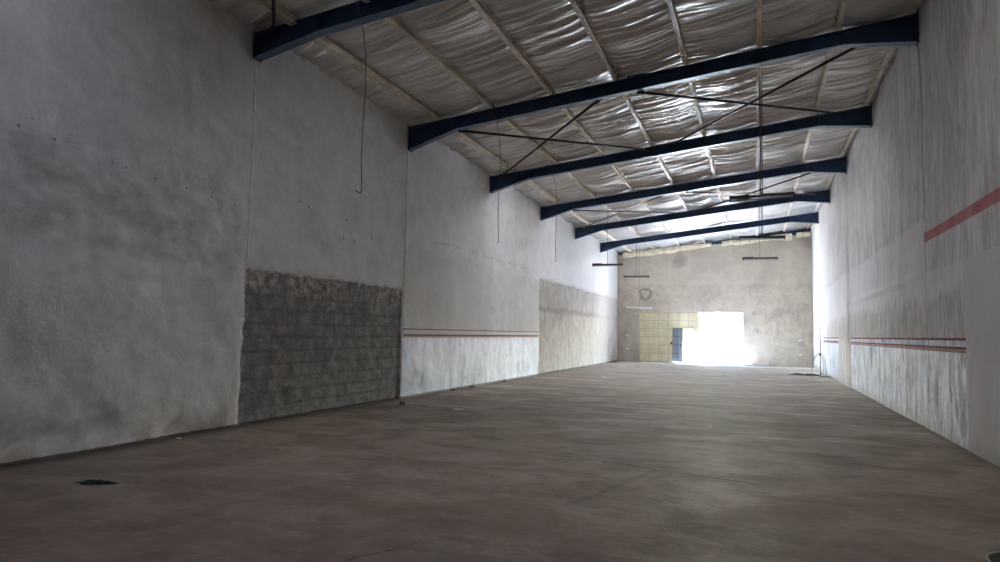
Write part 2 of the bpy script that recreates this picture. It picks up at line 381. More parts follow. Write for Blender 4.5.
MAT_L, MAT_R, MAT_E, MAT_F, MAT_FOIL = mat_left(), mat_right(), mat_end(), mat_floor(), mat_foil()
NAVY = plain('navy_paint', (.011, .044, .118), .5, 0, .3, 3)
FLANGE_LIT = plain('lit_flange_paint', (.075, .125, .20), .42, 0, .3, 3)  # navy paint lightened, far daylight on the undersides put into the colour
PURL = plain('primed_purlin', (.70, .62, .50), .55, .0, .2, 2.5)
DARKST = plain('dark_steel', (.035, .03, .028), .55, .3, .3, 8)
BRACE_BUFF = plain('buff_bracing', (.25, .19, .14), .6, 0, .3, 8)
LAMPM = plain('lamp_housing', (.05, .046, .045), .5, .2, .2, 10)
TUBE = plain('glass_tube_dead', (.30, .29, .27), .3, 0, .1, 10)
WIRE = plain('wire_sheath', (.10, .09, .085), .6, 0, .2, 10)
WHITEPL = plain('white_plastic', (.72, .72, .70), .45, 0, .06, 12)
GATE = plain('cream_gate_paint', (.56, .49, .33), .5, .0, .12, 2.0)
GATE_RIB = plain('gate_rib_paint', (.34, .31, .20), .5, .0, .12, 2.0)
WICKET = plain('skylit_wicket', (.30, .37, .47), .5, 0, .15, 3)  # blue of the leaf is sky light put into its colour
WICKET_RIB = plain('wicket_rib_paint', (.15, .18, .23), .5, 0, .15, 3)
FOAM = plain('mortar_coping', (.74, .66, .50), .9, 0, .22, 5, .5)
GALV = plain('weathered_steel', (.34, .32, .30), .5, .6, .25, 8)
RUBBLE = plain('rubble', (.12, .10, .085), .95, 0, .35, 12, .6)
GREENPL = plain('green_cloth', (.012, .035, .026), .8, 0, .3, 10)
SEAL = plain('joint_sealant', (.82, .80, .76), .8, 0, .12, 6)
PAPER = plain('paper_scrap', (.75, .74, .71), .8, 0, .05, 20)
YARD = plain('yard_concrete', (.30, .285, .265), .9, 0, .15, .3)
OUTWALL = plain('limewash_outside', (.38, .36, .33), .9, 0, .08, .5)
LEAF = plain('tree_leaf', (.10, .19, .06), .6, 0, .35, 3)
BARK = plain('tree_bark', (.16, .12, .09), .9, 0, .3, 5)
ROOFM = plain('rear_wall_plaster', (.45, .44, .42), .9, 0, .15, 1)
def mat_clear(name, tr, tl):  # sheet material of the added roof panels over the fill lamps
    m = bpy.data.materials.new(name); m.use_nodes = True; t = m.node_tree
    for n_ in list(t.nodes):
        if n_.type == 'BSDF_PRINCIPLED': t.nodes.remove(n_)
    a = t.nodes.new('ShaderNodeBsdfTransparent'); a.inputs[0].default_value = (*tr, 1)
    b = t.nodes.new('ShaderNodeBsdfTranslucent'); b.inputs[0].default_value = (*tl, 1)
    mx = t.nodes.new('ShaderNodeMixShader'); mx.inputs[0].default_value = .4
    t.links.new(a.outputs[0], mx.inputs[1]); t.links.new(b.outputs[0], mx.inputs[2]); t.links.new(mx.outputs[0], t.nodes['Material Output'].inputs[0])
    return m
NEAR_FILL = mat_clear('near_fill_sheet', (0, 0, 0), (.05, .05, .05))
MID_FILL = mat_clear('middle_fill_sheet', (0, 0, 0), (.05, .05, .05))
FAR_FILL = mat_clear('far_fill_sheet', (0, 0, 0), (.05, .05, .05))
SHEET = plain('gable_sheet', (.30, .32, .34), .5, .3, .1, 1)

# ------------------------------------------------------------------ walls
def seg(*parts):
    out = []
    for a, b, st in parts: out += list(np.arange(a, b - 1e-6, st))
    out.append(parts[-1][1]); return np.array(out)
ysL = seg((YB-.3, 3, .3), (3, 16, .045), (16, 27, .08), (27, 42.9, .16))
zsL = seg((-.05, 6.95, .05))
def left_P(U, V):
    d = .035 * fbm(U*.5, V*.6, 4, 1) + .012 * fbm(U*2.2, V*2.4, 3, 2) + .006*fbm(U*5.5, V*5.5, 3, 45)
    nb = sst(U, 9.2, 8.9)                                     # hand-thrown plaster in the nearest bay
    ridge = np.exp(-((V - 3.35 - .55*fbm(U*.6, V*0+3, 2, 5))/.30)**2)
    d = d + nb * (.085*ridge*(.6+fbm(U*1.4, V*1.6, 4, 3)) + .06*fbm(U*.9, V*.7, 4, 4) + .05*sst(V, 2.2, 2.8)*sst(V, 4.4, 3.6)*fbm(U*2.6, V*3.4, 4, 44))
    d = d + sst(U, 9.2, 9.5)*sst(U, 14.7, 14.4)*.022*np.exp(-((V-5.1-.22*fbm(U*2.2, V*0, 4, 9))/.035)**2)*(.6+fbm(U*3, V, 3, 12))
    jag = .10*fbm(U*5, V*5, 3, 6)
    p1 = sst(U+jag, 9.12, 9.24)*sst(U+jag, 14.68, 14.58)*sst(V+jag, 2.72, 2.60)
    p2 = sst(U+jag, 25.76, 25.88)*sst(V+jag, 3.90, 3.80)
    d = d - .045*p1*(1-.5*fbm(U*4, V*4, 3, 7)) - .035*p2*(1-.8*fbm(U*3, V*3, 3, 8))
    d = d * sst(U, YB-.2, YB+.3)
    return XL + d, U, V
wl = grid_mesh('wall_left', ysL, zsL, left_P, MAT_L); tag(wl, kind='structure')
ysR = seg((YB-.3, 7, .3), (7, 18, .06), (18, 42.9, .15)); zsR = seg((-.05, 8.25, .07))
def right_P(U, V):
    d = .03 * fbm(U*.5, V*.6, 4, 21) + .008 * fbm(U*2.4, V*2.4, 3, 22)
    d = d - .012*sst(U, 14.68, 14.76)*sst(V, 4.1, 3.9) + .02*np.exp(-((V-2.9)/.05)**2)*sst(U, 14.7, 15.4)*sst(U, 30, 20)
    d = d + .05*sst(U, 25.9, 26.1)*sst(U, 29.05, 28.95)       # a shallow pier standing out of the wall
    return XR - d, U, V
wr = grid_mesh('wall_right', ysR, zsR, right_P, MAT_R)
wr.data.flip_normals(); tag(wr, kind='structure')
# backing so that the long walls have thickness
for nm, x0, x1, zt in (('wall_left_outer', XL-WT, XL-.12, 6.95), ('wall_right_outer', XR+.08, XR+WT, 8.25)):
    m = MB(); m.box((x0, YB-.3, -.05), (x1, 42.9, zt)); tag(m.build(nm, ROOFM), kind='structure')

# far wall with the doorway and a ragged top
xsE = np.unique(np.round(np.concatenate([seg((XL-.02, GX0, .09)), seg((GX0, GX1, .11)), seg((GX1, XR+.02, .1))]), 4))
def ztopE(x): return 6.70 + .093*(x + 7.1)
vsE = np.unique(np.concatenate([np.linspace(0, GZ/7.0, 26), np.linspace(GZ/7.0, 1, 46)]))
def end_P(U, V):
    top = ztopE(U) + .05*fbm(U*1.3, U*0, 4, 31)
    Z = np.where(V <= GZ/7.0+1e-9, V*7.0, GZ + (V - GZ/7.0)/(1-GZ/7.0)*(top - GZ))
    d = .02*fbm(U*.7, V*5, 4, 32)
    ed = np.minimum.reduce([np.abs(U-GX0)+(Z > GZ)*9, np.abs(U-GX1)+(Z > GZ)*9])
    near = ((U > GX0-.01) & (U < GX1+.01) & (Z < GZ+.01))
    d = np.where(near, 0, d)
    return U, YE - d, Z - .03*(V == 0)
we = grid_mesh('wall_far', xsE, vsE, end_P, MAT_E, hole=lambda a, b: (a > GX0) & (a < GX1) & (b < GZ/7.0))
tag(we, kind='structure')
m = MB()
m.box((XL, YE+.02, -.05), (GX0, YE+WT, 6.6)); m.box((GX1, YE+.02, -.05), (XR, YE+WT, 7.2)); m.box((GX0, YE+.02, GZ), (GX1, YE+WT, 6.6))
m.prism([(XL, 6.6), (GX1, 6.6), (GX1, 7.2), (XR, 7.2), (XR, ztopE(XR)-.04), (XL, ztopE(XL)-.04)], 'y', YE+.03, YE+WT)
tag(m.build('wall_far_core', MAT_E), kind='structure')
# ragged mortar coping on top of the far wall
m = MB(); xs = np.arange(XL+.35, XR-.05, .12)
gaps = [(-2.35, -1.95), (2.05, 2.2)]
run = []
def coping(run):
    if len(run) < 2: return
    vs = []; fs = []
    for i, x in enumerate(run):
        zt = ztopE(x) + .10 + .05*float(fbm(np.array(x*1.1), np.array(4.), 3, 41)); th = .28 + .2*float(fbm(np.array(x*.9), np.array(1.), 3, 42))
        pr = .10 + .06*float(fbm(np.array(x*1.7), np.array(2.), 3, 43))
        vs += [(x, YE-pr, zt), (x, YE-pr*1.2, zt-th*.5), (x, YE-pr*.6, zt-th), (x, YE+.03, zt-th), (x, YE+.2, zt+.01)]
    n = len(run)
    for i in range(n-1):
        for k in range(5): fs.append((i*5+k, i*5+(k+1) % 5, (i+1)*5+(k+1) % 5, (i+1)*5+k))
    fs += [(0, 1, 2, 3, 4), tuple((n-1)*5+k for k in (4, 3, 2, 1, 0))]
    m.add(vs, fs)
for x in xs:
    if any(a < x < b for a, b in gaps): coping(run); run = []
    else: run.append(float(x))
coping(run)
tag(m.build('trim_1', FOAM), kind='structure')
# cladding over the far wall, behind the last rafter
m = MB(); zz = lambda x: zfoil(x) + .15
m.prism([(XL-.1, 6.0), (XR+.1, 6.9), (XR+.1, zz(XR)), (XL-.1, zz(XL))], 'y', 42.62, 42.7)
tag(m.build('wall_far_gable', SHEET), kind='structure')
# wall behind the camera
m = MB()
m.prism([(XL-.1, -.05), (XR+.1, -.05), (XR+.1, zz(XR)), (XL-.1, zz(XL))], 'y', YB-.25, YB)
tag(m.build('wall_back', ROOFM), kind='structure')

# floor, slightly uneven slab
xsF = seg((XL-.15, XR+.15, .12)); ysF = seg((YB-.3, 14, .14), (14, 42.35, .22))
def floor_P(U, V):
    e = .012*fbm(U*.4, V*.4, 4, 51)
    return U, V, e - .006
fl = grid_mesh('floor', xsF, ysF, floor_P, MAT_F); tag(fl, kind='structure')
m = MB(); m.box((XL-.2, YB-.3, -.35), (XR+.2, 42.33, -.03)); tag(m.build('floor_slab', ROOFM), kind='structure')

# foil ceiling
xsC = seg((XL-.1, MX0, .075), (MX0, MX1, .07), (MX1, XR+.1, .075)); ysC = seg((YB-.28, RK0, .2), (RK0, RK1, .1), (RK1, MID[0][0], .03), (*MID[0], .08), (MID[0][1], MID[1][0], .03), (*MID[1], .08), (MID[1][1], 26, .03), (26, MID[2][0], .05), (*MID[2], .05), (MID[2][1], SK0, .06), (SK0, SK1, .08), (SK1, 42.66, .06))
PX = np.array([XL-.1] + PURLIN_X + [XR+.1])
def foil_P(U, V):
    base = zfoil(U)
    k = np.clip(np.searchsorted(PX, U) - 1, 0, len(PX)-2)
    a = PX[k]; b = PX[k+1]; t = (U-a)/(b-a); span = np.sin(np.clip(t, 0, 1)*PI)
    sk = V + .12*(U) + .22*fbm(U*.55, V*.5, 3, 60) + 3.1*k        # folds run across, a little askew, different in each lane
    f1 = 1 - 2*np.abs(vnoise(U*.35 + 5*k, sk*3.3) - .5)*2
    f2 = 1 - np.abs(vnoise(U*.4 + 11*k, sk*8.) - .5)*4
    f3 = fbm(U*.6, sk*11., 3, 63)
    amp = .65 + .7*np.clip(vnoise(V*.45+2*k, k*3.3+U*.2), 0, 1)
    sag = -.055*span*(.5+vnoise(V*.6, k*7.7+U*0))
    w = (.032*f1 + .050*f2 + .070*f3)*amp*(.55+.45*span**.5)
    return U, V, base + sag + w - .01
inslot = lambda a, b: ((b > SK0) & (b < SK1)) | (((b > RK0) & (b < RK1) | (b > MID[0][0]) & (b < MID[0][1]) & (a > -3.6) | (b > MID[1][0]) & (b < MID[1][1]) | (b > MID[2][0]) & (b < MID[2][1])) & (a > MX0) & (a < MX1))
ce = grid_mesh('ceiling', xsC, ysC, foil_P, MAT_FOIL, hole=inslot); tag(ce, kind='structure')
# corrugated roof sheet over the foil
def roof_P(U, V): return U, V, zfoil(U) + .16 + .02*np.sin(V*2*PI/.25)
rs_ = grid_mesh('ceiling_roof_sheet', np.array([XL-.35, MX0, MX1, XR+.35]), seg((YB-.4, RK0, .0625), (RK0, RK1, .0625), (RK1, MID[0][0], .0625), (*MID[0], .0625), (MID[0][1], MID[1][0], .0625), (*MID[1], .0625), (MID[1][1], MID[2][0], .0625), (*MID[2], .0625), (MID[2][1], SK0, .0625), (SK0, SK1, .0625), (SK1, 42.9, .0625)), roof_P, SHEET, smooth=False, hole=inslot); tag(rs_, kind='structure')
sk = grid_mesh('fill_roof_panel_1', np.array([XL-.35, XR+.35]), seg((SK0-.1, SK1+.1, .0625)), roof_P, FAR_FILL, smooth=False); sk.location.z = .012; tag(sk, kind='structure')  # added panel, hidden from the camera by a rafter
for k, (a_, b_) in enumerate(MID):  # added panels over the middle fill lamps, out of view
    sk = grid_mesh('fill_roof_panel_%d' % (k+3), np.array([MX0-.1, MX1+.1]), seg((a_-.1, b_+.1, .0625)), roof_P, MID_FILL, smooth=False); sk.location.z = .012; tag(sk, kind='structure')
sk = grid_mesh('fill_roof_panel_2', np.array([MX0-.1, MX1+.1]), seg((RK0-.1, RK1+.1, .0625)), roof_P, NEAR_FILL, smooth=False); sk.location.z = .012; tag(sk, kind='structure')  # added panel, out of view above the frame edge
# sealant beads over the panel joints of the left wall, angle at the foot of the wall
for i, (yy, z0, z1, xx, sg) in enumerate([(RY(1)+.02, 2.7, 6.15, XL, 1), (RY(2)-.02, 2.75, 6.15, XL, 1), (RY(2)+.05, 3.7, 7.35, XR, -1)]):
    m = MB(); n_ = 60; pts = []
    for k in range(n_+1):
        z = z0 + (z1-z0)*k/n_
        o_, _, _ = (left_P if sg > 0 else right_P)(np.array([yy]), np.array([z]))
        pts.append((float(o_[0]) + sg*.004, yy + .012*float(fbm(np.array(z*2.), np.array(i*3.), 3, 71)), z))
    m.tube(pts, [.014 + .007*random.random() for _ in pts], 6)
    tag(m.build('trim_%d' % (i+2), SEAL, smooth=True), kind='structure')

# ------------------------------------------------------------------ steel portal rafters
ORD = {0: 'just overhead and out of frame', 1: 'nearest in view', 2: 'second from the camera', 3: 'third from the camera', 4: 'fourth from the camera',
       5: 'fifth from the camera', 6: 'sixth from the camera', 7: 'last, behind far wall top'}
HX0, HX1 = -6.76, 1.68
def make_rafter(i):
    y = RY(i)
    zl = 6.19; zr = 7.395
    if i == 1: zl = 6.28
    if i == 2: zl = 6.15
    r = empty('roof_rafter', (0, y, .02 if i == 1 else 0))
    x0, x1 = XL+.045, XR-.04
    lower = [(x0, zl), (HX0, zbot(HX0)), (HX1, zbot(HX1)), (x1, zr)]
    upper = [(x1, ztop(x1)), (x0, ztop(x0))]
    m = MB(); m.prism(lower + upper, 'y', -.006, .006); m.build('web', NAVY, r)
    m = MB()
    t = .014
    for (a, b) in zip(lower[:-1], lower[1:]):
        m.prism([a, b, (b[0], b[1]-t), (a[0], a[1]-t)], 'y', -.095, .095)
    m.build('bottom_flange', FLANGE_LIT, r)
    m = MB(); a, b = upper[1], upper[0]
    m.prism([(a[0], a[1]-t), (b[0], b[1]-t), b, a], 'y', -.09, .09); m.build('top_flange', NAVY, r)
    for (xx, za, zb, s_) in ((x0, zl-.03, ztop(x0)+.02, -1), (x1, zr-.03, ztop(x1)+.02, 1)):
        m = MB(); m.box((xx-.012, -.1, za), (xx+.012, .1, zb))
        m.build('end_plate', NAVY, r)
    for xx in (HX0, HX1):
        m = MB(); m.box((xx-.006, -.085, zbot(xx)), (xx+.006, .085, ztop(xx)-.014)); m.build('stiffener', NAVY, r)
    for px in PURLIN_X[:-1]:
        m = MB(); m.box((px+.052, -.06, ztop(px)), (px+.060, .06, ztop(px)+.12)); m.build('purlin_cleat', NAVY, r)
    if i == 2:
        m = MB(); m.prism([(-2.62, ztop(-2.62)), (-2.22, ztop(-2.22)), (-2.22, ztop(-2.22)+.05), (-2.62, ztop(-2.62)+.05)], 'y', -.10, -.02); m.build('splice_plate', NAVY, r)
    look = 'bright blue' if i >= 5 else 'dark navy'
    tag(r, f'{look} haunched steel rafter spanning wall to wall, {ORD[i]}', 'roof beam', 'steel rafters across the shed')
    return r
for i in range(0, 8): make_rafter(i)

# purlins: cold-formed C sections running the length of the roof
PL = ['next to the top of the left wall', 'second from the left wall', 'third from the left wall', 'fourth from the left wall',
      'fourth from the right wall', 'third from right wall, above the lamp row', 'second from the right wall', 'next to the top of the right wall']
for k, px in enumerate(PURLIN_X):
    m = MB(); z0 = ztop(px) + .002; h, w, l, t = .146, .075, .018, .004
    sl = .1125
    def q(dx, dz): return (px + dx, z0 + dz + sl*dx)
    prof = [q(-.01, 0), q(w, 0), q(w, l), q(w-t, l), q(w-t, t), q(-.01+t, t), q(-.01+t, h-t), q(w-t, h-t), q(w-t, h-l), q(w, h-l), q(w, h), q(-.01, h)]
    prof = [(2*px - a + .025, b - 0) for a, b in prof] if px > 0.5 else prof
    # split in concave-safe strips
    def strip(a, b): m.prism([a, b, (b[0], b[1]+t), (a[0], a[1]+t)], 'y', YB+.02, 42.6)
    mir = -1 if px > .5 else 1
    A = lambda dx, dz: (px + mir*dx, z0 + dz + sl*mir*dx)
    m.prism([A(-.012, 0), A(w, 0), A(w, t), A(-.012, t)], 'y', YB+.02, 42.6)
    m.prism([A(-.012, h-t), A(w, h-t), A(w, h), A(-.012, h)], 'y', YB+.02, 42.6)
    m.prism([A(-.012, t), A(-.012+t, t), A(-.012+t, h-t), A(-.012, h-t)], 'y', YB+.02, 42.6)
    m.prism([A(w-t, t), A(w, t), A(w, l), A(w-t, l)], 'y', YB+.02, 42.6)
    m.prism([A(w-t, h-l), A(w, h-l), A(w, h-t), A(w-t, h-t)], 'y', YB+.02, 42.6)
    if k == 0: # doubled with a timber rail in the photo
        m.prism([A(.10, 0), A(.15, 0), A(.15, .1), A(.10, .1)], 'y', YB+.02, 42.6)
    p = m.build('roof_purlin', PURL)
    tag(p, f'long cream roof purlin under the silver foil, {PL[k]}', 'purlin', 'cream purlins under the foil')

# cross bracing in alternate bays
def brace(xa, ya, xb, yb, mat, r, label, dz=.17):
    a = Vector((xa, ya, zbot(xa)-.05+dz*.2)); b = Vector((xb, yb, zbot(xb)+.05+dz))
    c = (a+b)/2
    root = empty('brace_rod', a)
    m = MB(); m.tube([(0, 0, 0), b-a], r, 6); m.build('rod', mat, root, smooth=True)
    d = (b-a).normalized()
    for p, s_ in ((Vector((0, 0, 0)), 1), (b-a, -1)):
        m = MB(); e = p + d*s_*.14
        m.tube([p, e], r*1.9, 6); m.build('end_fitting', mat, root)
    tag(root, label, 'bracing rod', 'crossed bracing rods under the roof')
for bay, where in ((0, 'before the nearest rafter'), (2, 'between second and third rafters'), (4, 'between fourth and fifth rafters')):
    ya, yb = RY(bay)+.06, RY(bay+1)-.03
    c = DARKST
    r = .03 if bay < 4 else .028
    LB = lambda shade, way, side: f'{shade} roof brace {where}, {way}ward arm of {side} cross'
    B_ = 'brownish' if bay == 4 else 'dark'
    brace(-6.75, ya, -2.95, yb, c, r, LB('dark', 'right', 'left'), .16)
    brace(-3.3, ya, -7.7, yb, BRACE_BUFF if bay == 4 else c, r, LB(B_, 'left', 'left'), .20 if bay != 0 else .2)
    brace(-2.4, ya, 2.35, yb, BRACE_BUFF if bay == 4 else c, r, LB(B_, 'right', 'right'), .14)
    brace(2.05, ya, -2.3, yb, c, r, LB('dark', 'left', 'right'), .19)

# ------------------------------------------------------------------ hanging batten lights
def lamp(x, y, z, ln, ztopp, tilt, label, rods=1, mat=LAMPM, ballast=True, thick=1.0):
    r = empty('hanging_light', (x, y, z))
    w = .05*thick
    m = MB(); m.prism([(-w, .02), (w, .02), (w*.7, .075), (-w*.7, .075)], 'x', -ln/2, ln/2)
    m.v = [(a, b, c + a*tilt) for a, b, c in m.v]; m.build('batten', mat, r)
    m = MB(); m.tube([(-ln/2+.03, 0, -.005 - tilt*ln/2), (ln/2-.03, 0, -.005 + tilt*ln/2)], .017, 8); m.build('tube', TUBE if mat is LAMPM else WHITEPL, r, smooth=True)
    for s_ in (-1, 1):
        m = MB(); c = s_*(ln/2-.015); m.box((c-.015, -.028, -.03+c*tilt), (c+.015, .028, .03+c*tilt)); m.build('lamp_holder', mat, r)
    if ballast:
        m = MB(); m.box((-ln/2, -.065, .018-tilt*ln/2), (-ln/2+ln*.32, .065, .095-tilt*ln/2)); m.build('ballast_cover', mat, r)
    H = ztopp - z - .05
    for q in range(rods):
        dx = 0 if rods == 1 else (-.018 + .036*q)
        m = MB(); m.tube([(dx, 0, .06), (dx, 0, H)], .010 if rods > 1 else .008, 6); m.build('suspension_rod', mat if mat is LAMPM else WIRE, r)
    tag(r, label, 'hanging light', 'batten lights hanging under the roof')
lamp(.13, RY(2)+.1, 4.51, 1.26, zbot(.12)+.01, .035, 'dark batten light hanging largest and nearest over the right half', 2, thick=1.2)
lamp(.18, RY(3)+.15, 4.43, 1.22, zbot(.1)+.02, .0, 'dark batten light in the middle of right-hand row, against far wall top', 2)
lamp(.15, RY(4)+.1, 4.44, 1.2, zbot(.02)+.0, .0, 'dark batten light smallest and farthest of the right-hand row', 1)
lamp(-5.585, 26.9, 4.41, 1.22, zfoil(-5.585)-.04, .0, 'dark batten light leftmost in view, hanging over the left wall near the far corner', 1)
lamp(-5.25, 31.9, 4.35, 1.18, zfoil(-5.25)-.04, .0, 'dark batten light in front of the upper left part of the far wall', 1, ballast=False)
lamp(-6.45, 40.2, 3.22, 1.5, zfoil(-6.45)-.04, -.03, 'pale batten light hanging low just above the cream gate', 1, mat=WHITEPL, ballast=False, thick=.7)

# ------------------------------------------------------------------ loose wires
def wire(pts, r, label, top=None):
    p0 = Vector(pts[0]); root = None
    P = [Vector(p)-p0 for p in pts]
    # Catmull-Rom
    Q = []
    for i in range(len(P)-1):
        a, b, c, d = P[max(i-1, 0)], P[i], P[i+1], P[min(i+2, len(P)-1)]
        for k in range(8):
            t = k/8; Q.append(.5*((2*b)+(-a+c)*t+(2*a-5*b+4*c-d)*t*t+(-a+3*b-3*c+d)*t**3))
    Q.append(P[-1])
    m = MB(); m.tube(Q, r, 6); o = m.build('hanging_wire', WIRE, smooth=True); o.location = p0
    tag(o, label, 'wire', 'loose wires dangling from the rafters')
WIRES = __import__('json').loads('[]')
def hang(x, y, z_end, label, lean=.35, hook=True, r=.007):
    z0 = zbot(x) + .25
    zt = ztop(x); pts = [(x-lean, y-.115, zt), (x-lean*.62, y-.115, zt-.2), (x-.07, y-.115, zt-.48), (x, y-.115, zt-.95)]
    n = 4
    for k in range(1, n+1):
        z = (zt-.95) + (z_end - (zt-.95))*k/n
        pts.append((x + .015*math.sin(k*1.7), y-.11, z))
    if hook: pts += [(x-.05, y-.11, z_end-.03), (x-.1, y-.11, z_end+.0)]
    wire(pts, r, label)
hang(-5.80, RY(1), 3.84, 'long loose wire with hooked end dangling from the nearest rafter', .24)
hang(-5.60, RY(2), 3.72, 'loose wire dangling from the second rafter in front of left wall', .3, False)
hang(-5.81, RY(3), 3.86, 'loose wire dangling from the third rafter in front of left wall', .3, False)
m = MB(); m.tube([(0, 0, 0), (.01, 0, 1.2), (-.01, 0, 2.4), (0, 0, 3.6)], .006, 6)

# ------------------------------------------------------------------ gate in the far doorway (left half closed, right half open)
g = empty('door_1', (GX0, YE+.16, 0)); tag(g, kind='structure')
LW = 3.52; WX0, WX1, WZ = 2.02, 3.28, 2.10
m = MB()
def sheet(x0, x1, z0, z1): m.box((x0, .0, z0), (x1, .02, z1))
sheet(0, WX0, .06, 3.04); sheet(WX0, WX1, WZ, 3.04); sheet(WX1, LW, .06, 3.04); m.build('gate_panel', GATE, g)
m = MB()
nx = 6; cols = [LW*k/nx for k in range(nx+1)]; rows = [.06 + (3.04-.06)*k/6 for k in range(7)]
def rib(x0, x1, z0, z1): m.box((x0, -.018, z0), (x1, -.001, z1))
for c in cols:
    if WX0-.02 < c < WX1+.02: rib(max(0, c-.012), c+.012, WZ+.02, 3.04)
    else: rib(max(0, c-.012), min(LW, c+.012), .06, 3.04)
for z in rows:
    if z < WZ-.1: rib(0, WX0-.03, z-.012, z+.012); rib(WX1+.03, LW, z-.012, z+.012)
    else: rib(0, LW, z-.012, min(3.04, z+.012))
m.build('gate_rib', GATE_RIB, g)
m = MB()
for (a, b, c, d) in ((WX0-.03, WX0, .06, WZ+.03), (WX1, WX1+.03, .06, WZ+.03), (WX0-.03, WX1+.03, WZ, WZ+.03)): m.box((a, -.03, c), (b, .03, d))
m.build('wicket_frame', GATE_RIB, g)
# wicket leaf opened outward about its left jamb
wk = MB(); ww = WX1-WX0-.03
wk.box((0, -.012, .09), (ww, .012, WZ-.01)); wo = wk.build('wicket_door', WICKET, g)
wo.location = (WX0+.01, -.02, 0); wo.rotation_euler = (0, 0, math.radians(-58))
m = MB(); m.box((.0, .0125, .09), (ww+.004, .02, WZ-.01)); m.box((ww+.0005, -.012, .09), (ww+.004, .0125, WZ-.01)); m.build('bounce_cut_skin', DARKST, wo)  # dark back face added out of view to cut bounce on the gate
m = MB()
for k in range(3): m.box((k*(ww-.03)/2, -.03, .09), (k*(ww-.03)/2+.03, -.013, WZ-.01))
for k in range(5): z = .09+(WZ-.13)*k/4; m.box((0, -.03, z), (ww, -.013, z+.03))
m.build('wicket_rib', WICKET_RIB, wo)
m = MB(); m.box((ww-.12, -.06, 1.02), (ww-.06, -.012, 1.14)); m.build('lock_case', DARKST, wo)
m = MB(); m.box((WX0-.14, -.05, 1.12), (WX0-.04, -.01, 1.26)); m.build('bolt_case', DARKST, g)
m = MB(); m.box((0, -.03, .0), (WX0+.3, .05, .045)); m.build('bottom_strip', DARKST, g)  # dark strip along the foot of the gate
m = MB(); m.box((-.02, -.05, 3.03), (LW+.1, .05, GZ)); m.build('head_rail', GATE_RIB, g)

# ------------------------------------------------------------------ sockets on the far wall
SOCK = [(-7.48, 1.61, 'small white socket box left of the gate, upper one'), (-7.46, .80, 'small white socket box left of the gate, lower one near the floor'),
        (2.32, 1.50, 'small white socket box on the far wall right of the doorway, upper one'), (2.34, .70, 'small white socket box on the far wall right of the doorway, lower one')]
def make_socket():
    r = empty('wall_socket')
    m = MB(); m.box((-.14, -.03, -.06), (.14, .04, .06)); m.build('back_box', WHITEPL, r, bevel=.008)
    m = MB(); m.box((-.12, -.038, -.045), (.12, -.03, .045)); m.build('face_plate', WHITEPL, r)
    for dx in (-.06, .06):
        m = MB(); m.box((dx-.02, -.041, -.02), (dx+.02, -.038, .02)); m.build('socket_hole', DARKST, r)
    return r
s0 = make_socket()
for k, (x, z, lb) in enumerate(SOCK):
    if k == 0: r = s0
    else:
        r = s0.copy(); COL.objects.link(r)
        for ch in list(s0.children):
            c = ch.copy(); COL.objects.link(c); c.parent = r
    r.location = (x, YE-.012, z)
    if k == 0 or k == 2: r.scale = (.55, 1, .8)
    tag(r, lb, 'socket', 'sockets on the far wall')

# ------------------------------------------------------------------ pole on bent legs against the right wall
r = empty('pole_stand', (2.70, 33.9, .0))
tag(r, 'thin grey metal pole standing on bowed legs by the right wall', 'pole stand')
m = MB(); m.tube([(0, 0, .02), (.01, 0, 1.2), (0, 0, 2.18)], .022, 8); m.build('pole', GALV, r, smooth=True)
def arc_leg(dx, dy, h=.92):
    m = MB(); pts = []
    for k in range(13):
        t = k/12; pts.append((dx*math.sin(t*PI/2), dy*math.sin(t*PI/2), .012 + (h-.012)*(math.cos(t*PI/2)**.8 if t < 1 else 0)))
    m.tube(pts, .011, 6); m.build('leg', GALV, r, smooth=True)
arc_leg(-.36, -.25); arc_leg(-.33, .3, .98); arc_leg(.21, -.3, .95); arc_leg(.16, .3, .9)
m = MB(); m.lathe([(.03, .88), (.045, .9), (.045, .97), (.03, .99)], 12); m.build('collar', DARKST, r)
m = MB(); m.lathe([(.06, 0), (.06, .02), (.03, .03)], 12); m.build('foot_plate', DARKST, r)
# tangle of dark sheeting and rods on the floor around it
def clump(name, cx, cy, sx, sy, h, mat, seed, label, cat, group=None, n=14, rag=.35):
    rr = random.Random(seed)
    th = np.linspace(0, 2*PI, 29)[:-1]
    m = MB(); vs = [(0, 0, h)]; R = [1 + rag*(rr.random()-.5)*2 for _ in th]
    rings = [(.45, .85), (.8, .45), (1., .0)]
    for (f, hh) in rings:
        for k, t in enumerate(th):
            vs.append((sx*f*R[k]*math.cos(t)*(1+.1*rr.random()), sy*f*R[k]*math.sin(t), h*hh*(.55+.9*rr.random())))
    N = len(th); fs = [(0, 1+k, 1+(k+1) % N) for k in range(N)]
    for q in range(len(rings)-1):
        for k in range(N):
            a = 1+q*N+k; b = 1+q*N+(k+1) % N; fs.append((a, a+N, b+N, b))
    fs.append(tuple(1+(len(rings)-1)*N+k for k in range(N-1, -1, -1)))
    m.add(vs, fs); o = m.build(name, mat); o.location = (cx, cy, .004)
    tag(o, label, cat, group); return o
clump('dark_sheeting', 1.98, 33.0, .62, .42, .07, DARKST, 3, 'flat dark heap of sheeting on floor around foot of metal pole', 'debris')
clump('dirt_heap', 2.75, 32.1, .22, .3, .05, RUBBLE, 5, 'small dark dirt heap by right wall in front of the pole stand', 'debris')
o = clump('green_rag', -6.44, 5.22, .20, .06, .03, GREENPL, 8, 'crumpled dark green rag on the floor near the left wall', 'rag', rag=.3); o.rotation_euler.z = .35
o = clump('paper_scrap', -5.86, 13.15, .13, .06, .03, PAPER, 9, 'crumpled white paper scrap on floor before the striped dado', 'litter')
clump('rubble_lump', -7.40, 13.5, .07, .07, .06, RUBBLE, 10, 'dark rubble lump on floor before the right edge of dark patch', 'rubble')
